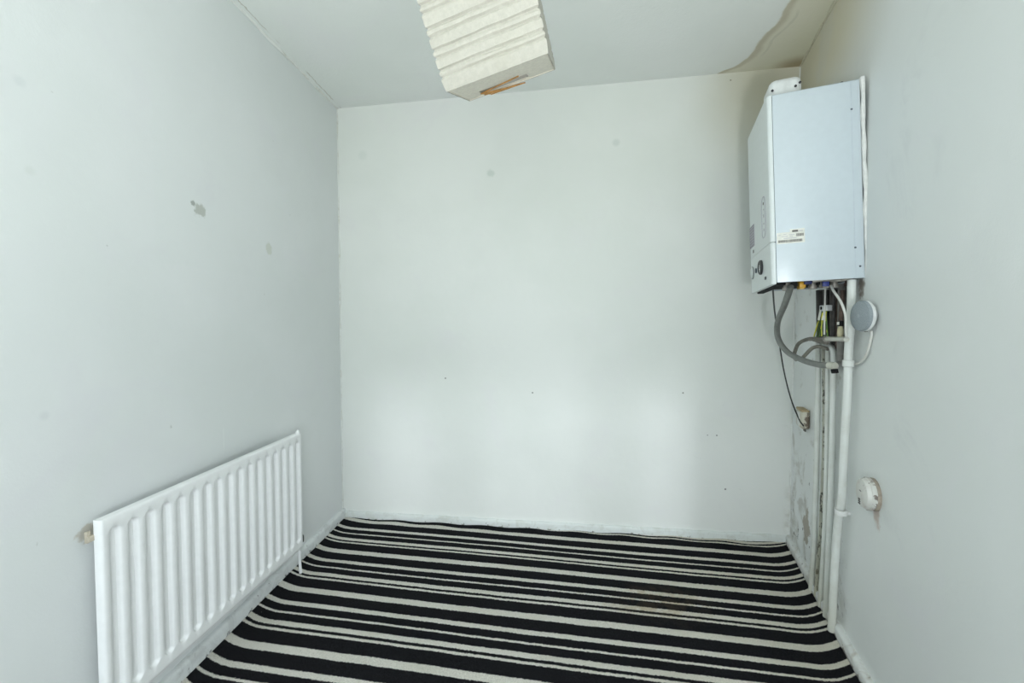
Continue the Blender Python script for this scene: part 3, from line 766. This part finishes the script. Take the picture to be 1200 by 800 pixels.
# stained flex outlet low in the corner
RN3 = Vector((RN.x, RN.y, 0)); RD3 = Vector((RD.x, RD.y, 0))
def wall_empty(name, c, label, cat, turn=0):
    """local z out of the right wall, local y up"""
    z = Matrix.Rotation(math.radians(turn), 3, 'Z') @ RN3; y = Vector((0, 0, 1)); x = y.cross(z)
    m = Matrix((x, y, z)).transposed()
    return empty(name, c, label, cat, m.to_euler())
def on_right(Y, z, o=0): 
    return Vector((RB.x+(Y-RB.y)*RD.x/RD.y+RN.x*o, Y+RN.y*o, z))
outlet_m = skirt_mat('stained_plastic', (.60, .58, .48), (.33, .22, .15), .8, .60)
e = wall_empty('flex_outlet', on_right(1.965, .730), 'small stained cream flex outlet where the black cord ends', 'outlet')
bm = B(); box(bm, (-.046, -.043, 0), (.046, .043, .036), .012, 4); link('cover', bm, outlet_m, e)
bm = B(); box(bm, (-.020, -.034, .034), (.022, .032, .038), .0015); link('face_plate', bm, filler_m, e)
bm = B(); box(bm, (-.048, .036, .002), (.044, .047, .036), .005); link('burnt_rim', bm, simple('tan_scorch', (.45, .35, .20), .6), e)
for x in (-.006, .010):
    bm = B(); tube(bm, [(x, -.040, .012), (x, -.060, .010)], .0035, 8, smooth=False); link('cord_grip', bm, simple('grimy_grip', (.12, .11, .10), .6), e)

# round wall devices
fab = NT('speaker_fabric')
vo = fab.n('ShaderNodeTexVoronoi'); vo.inputs['Scale'].default_value = 650; fab.put(vo.inputs['Vector'], fab.co)
fab = fab.done(fab.mix(fab.ss(vo.outputs[0], .2, .6), (.24, .28, .30), (.34, .385, .41)), .85, fab.bump(vo.outputs[0], .4, .001))
e = wall_empty('wall_speaker', on_right(1.360, 1.211, .010), 'round grey fabric-faced smart speaker on white base, beneath the boiler', 'speaker', 11)
bm = B(); lathe(bm, [(0, 0), (.032, 0), (.040, .003), (.0495, .012), (.0505, .020), (.049, .025)], 48); link('base', bm, white_m, e)
bm = B(); lathe(bm, [(.0502, .020), (.0503, .024), (.048, .030), (.038, .0330), (0, .0340)], 48); link('fabric_cover', bm, fab, e)
bm = B(); lathe(bm, [(0, .0340), (.0065, .0340), (.006, .0348), (0, .0350)], 16); link('centre_light', bm, simple('speaker_centre', (.38, .43, .45), .7), e)
bm = B(); tube(bm, [(0, -.040, .012), (0, -.052, .010)], .0045, 10, smooth=False); link('cable_plug', bm, grey_m, e)
run('speaker_cable', [(1.1660, 1.3560, 1.163), (1.1690, 1.3585, 1.145), (1.1735, 1.3692, 1.1200), (1.1779, 1.3844, 1.0868), (1.1910, 1.4230, 1.0540), (1.2105, 1.4780, 1.0407), (1.2322, 1.5370, 1.0345)], .0040, cable_m, 'white cable curving along the wall from the round speaker to the pipes', 'cable', 10)

det_m = skirt_mat('aged_detector_plastic', (.70, .70, .66), (.38, .26, .20), .45, .66)
e = wall_empty('smoke_detector', on_right(1.320, .640), 'round aged white smoke detector low on the right wall, rust-stained rim', 'detector')
bm = B(); lathe(bm, [(0, 0), (.051, 0), (.0515, .005), (.050, .009), (.0485, .010)], 40); link('mounting_base', bm, simple('rusty_base', (.36, .31, .25), .6, var=.3), e)
bm = B(); lathe(bm, [(.0485, .008), (.051, .012), (.051, .022), (.048, .024), (.047, .028), (.044, .034), (.036, .0365), (0, .0375)], 40); link('cover', bm, det_m, e)
bm = B()
for k in range(3):
    for j in range(2): lathe(bm, [(0, .036), (.0022, .036), (.0022, .0382), (0, .0384)], 8, Matrix.Translation((-.010+.008*j, -.022-.007*k, 0)))
link('sounder_holes', bm, black_m, e)
bm = B(); box(bm, (-.004, .006, .0365), (.006, .0085, .0385)); link('printed_mark', bm, ink_m, e)
bm = B(); tube(bm, [(.030+.006*math.sin(k*.5), -.010+k*.006, .0345) for k in range(6)], .0012, 6); link('vent_slot', bm, ink_m, e)
# screw stub under the detector
run('rusty_screw', [tuple(on_right(1.338, .583, -.002)), tuple(on_right(1.338, .583, .012))], .005, simple('rust', (.12, .06, .04), .8), 'dark rusty screw head in the wall under the smoke detector', 'screw', 8, smooth=False)

# ------------------------------------------------------------------ pendant lamp
def paper():
    t = NT('crinkled_rice_paper')
    n = t.noise(60, 4, .7); n2 = t.noise(9, 3)
    c = t.mix(t.ss(n, .3, .75), (.49, .475, .42), (.56, .54, .48))
    c = t.mix(t.math('MULTIPLY', t.ss(n2, .5, .75), .25), c, (.50, .485, .40))
    t.b.inputs['Subsurface Weight'].default_value = 0
    return t.done(c, .8, t.bump(n, .45, .004), spec=.2)
paper_lamp = paper()
def lamp():
    Qv = Vector((.3553, -.2529, -.2156)); R3 = Matrix.Rotation(Qv.length, 3, Qv.normalized())
    a, b, h = .300, .2612, .43
    t = empty('pendant_lamp', (-.1868, 1.2064, 1.8419), 'white pleated paper box lampshade hanging askew from the ceiling', 'lamp', R3.to_euler())
    cre = [.038, .055, .085, .104, .136, .155, .192, .209, .243, .262, .298, .315, .350, .366, .398]
    bm = B(); rings = []
    def ring(z, o, th=0):
        pts = []; n = 10
        cs = [(-o, -o), (a+o, -o), (a+o, b+o), (-o, b+o)]
        for q in range(4):
            p0 = Vector(cs[q]); p1 = Vector(cs[(q+1) % 4])
            for k in range(n):
                f = k/n; p = p0.lerp(p1, f)
                nrm = Vector(((p1-p0).y, -(p1-p0).x)).normalized()
                w = random.uniform(-.0008, .0008) if k else 0
                pts.append(bm.verts.new((p.x+nrm.x*w, p.y+nrm.y*w, z+(random.uniform(-.0012, .0012) if 0 < z < h else 0))))
        return pts
    zs = [(0, -.0015), (.004, .0)]
    for k, c in enumerate(cre):
        zs += [(c-.007, .0026), (c-.0005, -.0032 if k % 2 else -.0024), (c+.0045, .0022)]
    zs += [(h, .002)]
    outer = [ring(z, o) for z, o in zs]
    inner = [ring(z, o-.0025) for z, o in ((h, 0), (.01, 0), (0.0002, 0))]
    al = outer+inner
    for A, C in zip(al, al[1:]+[al[0]]):
        for k in range(40): bm.faces.new((A[k], A[(k+1) % 40], C[(k+1) % 40], C[k]))
    link('lamp_shade', bm, paper_lamp, t, 25)
    # lower paper panel with a slot at the back
    pb = simple('paper_underside', (.88, .84, .73), .8, var=.05, scale=90, bump=.5)
    bm = B()
    box(bm, (.003, .003, .003), (a-.003, .175, .0055)); box(bm, (.003, .175, .003), (.055, b-.003, .0055)); box(bm, (.215, .175, .003), (a-.003, b-.003, .0055)); box(bm, (.055, .240, .003), (.215, b-.003, .0055))
    bp = link('bottom_panel', bm, pb, t)
    bm = B()
    i_ = .005
    for q in ((i_, i_, a-i_, i_), (a-i_, i_, a-i_, b-i_), (a-i_, b-i_, i_, b-i_), (i_, b-i_, i_, i_)):
        tube(bm, [(q[0], q[1], .002), (q[2], q[3], .002)], .0014, 6, smooth=False)
    link('wire_frame', bm, pb, t)
    bam = simple('bamboo_stick', (.52, .27, .08), .5, var=.3)
    for p, q, r in (((.060, .196, -.001), (.194, .136, -.002), .0021), ((.064, .215, -.004), (.197, .262, -.004), .0023), ((.078, .256, -.003), (.196, .250, -.006), .0018), ((.062, .168, -.006), (.150, .236, -.006), .0018), ((.062, .190, -.003), (.078, .250, -.002), .0016)):
        bm = B(); tube(bm, [p, q], r, 7, smooth=False); link('bamboo_stick', bm, bam, t)
    # top frame, lamp holder, bulb
    bm = B()
    for q in ((0, 0, a, 0), (a, 0, a, b), (a, b, 0, b), (0, b, 0, 0), (0, b/2, a, b/2), (a/2, 0, a/2, b)):
        tube(bm, [(q[0], q[1], h-.004), (q[2], q[3], h-.004)], .0022, 6, smooth=False)
    link('top_frame', bm, steel_m, t)
    bm = B(); lathe(bm, [(0, .02), (.016, .02), (.018, .0), (.018, -.05), (.015, -.055), (0, -.055)], 18, Matrix.Translation((a/2, b/2, h))); link('bulb_holder', bm, white_m, t)
    bm = B(); lathe(bm, [(.012, -.05), (.013, -.065), (.028, -.095), (.030, -.115), (.022, -.138), (0, -.146)], 20, Matrix.Translation((a/2, b/2, h))); link('bulb', bm, simple('opal_bulb', (.8, .8, .78), .3), t)
    # cord to ceiling (parent space)
    inv = R3.inverted(); base = Vector((-.1868, 1.2064, 1.8419))
    top_l = Vector((a/2, b/2, h+.018)); top_w = base+R3 @ top_l
    cz = ceil_z(top_w.x)
    cw = [top_w, top_w+(R3 @ Vector((0, 0, .03))), Vector((top_w.x-.012, top_w.y-.012, (top_w.z+cz)/2)), Vector((top_w.x-.014, top_w.y-.014, cz-.02))]
    bm = B(); tube(bm, [inv @ (w-base) for w in cw], .003, 8); link('flex', bm, white_m, t)
    bm = B(); rose = Matrix.Translation(Vector((top_w.x-.014, top_w.y-.014, cz-.026)))
    lathe(bm, [(0, -.006), (.008, -.004), (.035, .004), (.04, .014), (.04, .0255), (0, .0255)], 24, R3.to_4x4().inverted() @ Matrix.Translation(-base) @ rose); link('ceiling_rose', bm, white_m, t)
lamp()

# made-up uplighter on a short stand, added behind the camera around the fill lights
u = empty('added_uplighter', (.02, -.65, .009), 'added unseen white bowl uplighter on the carpet behind the viewpoint', 'lamp')
bm = B(); lathe(bm, [(0, 0), (.12, 0), (.12, .012), (.02, .022), (0, .022)], 32); link('base', bm, white_m, u)
bm = B(); tube(bm, [(0, 0, .02), (0, 0, .50)], .010, 12, smooth=False); link('pole', bm, steel_m, u)
bm = B(); lathe(bm, [(0, .50), (.06, .505), (.11, .54), (.13, .58), (.126, .58), (.106, .545), (.058, .512), (0, .507)], 36); link('bowl', bm, white_m, u)
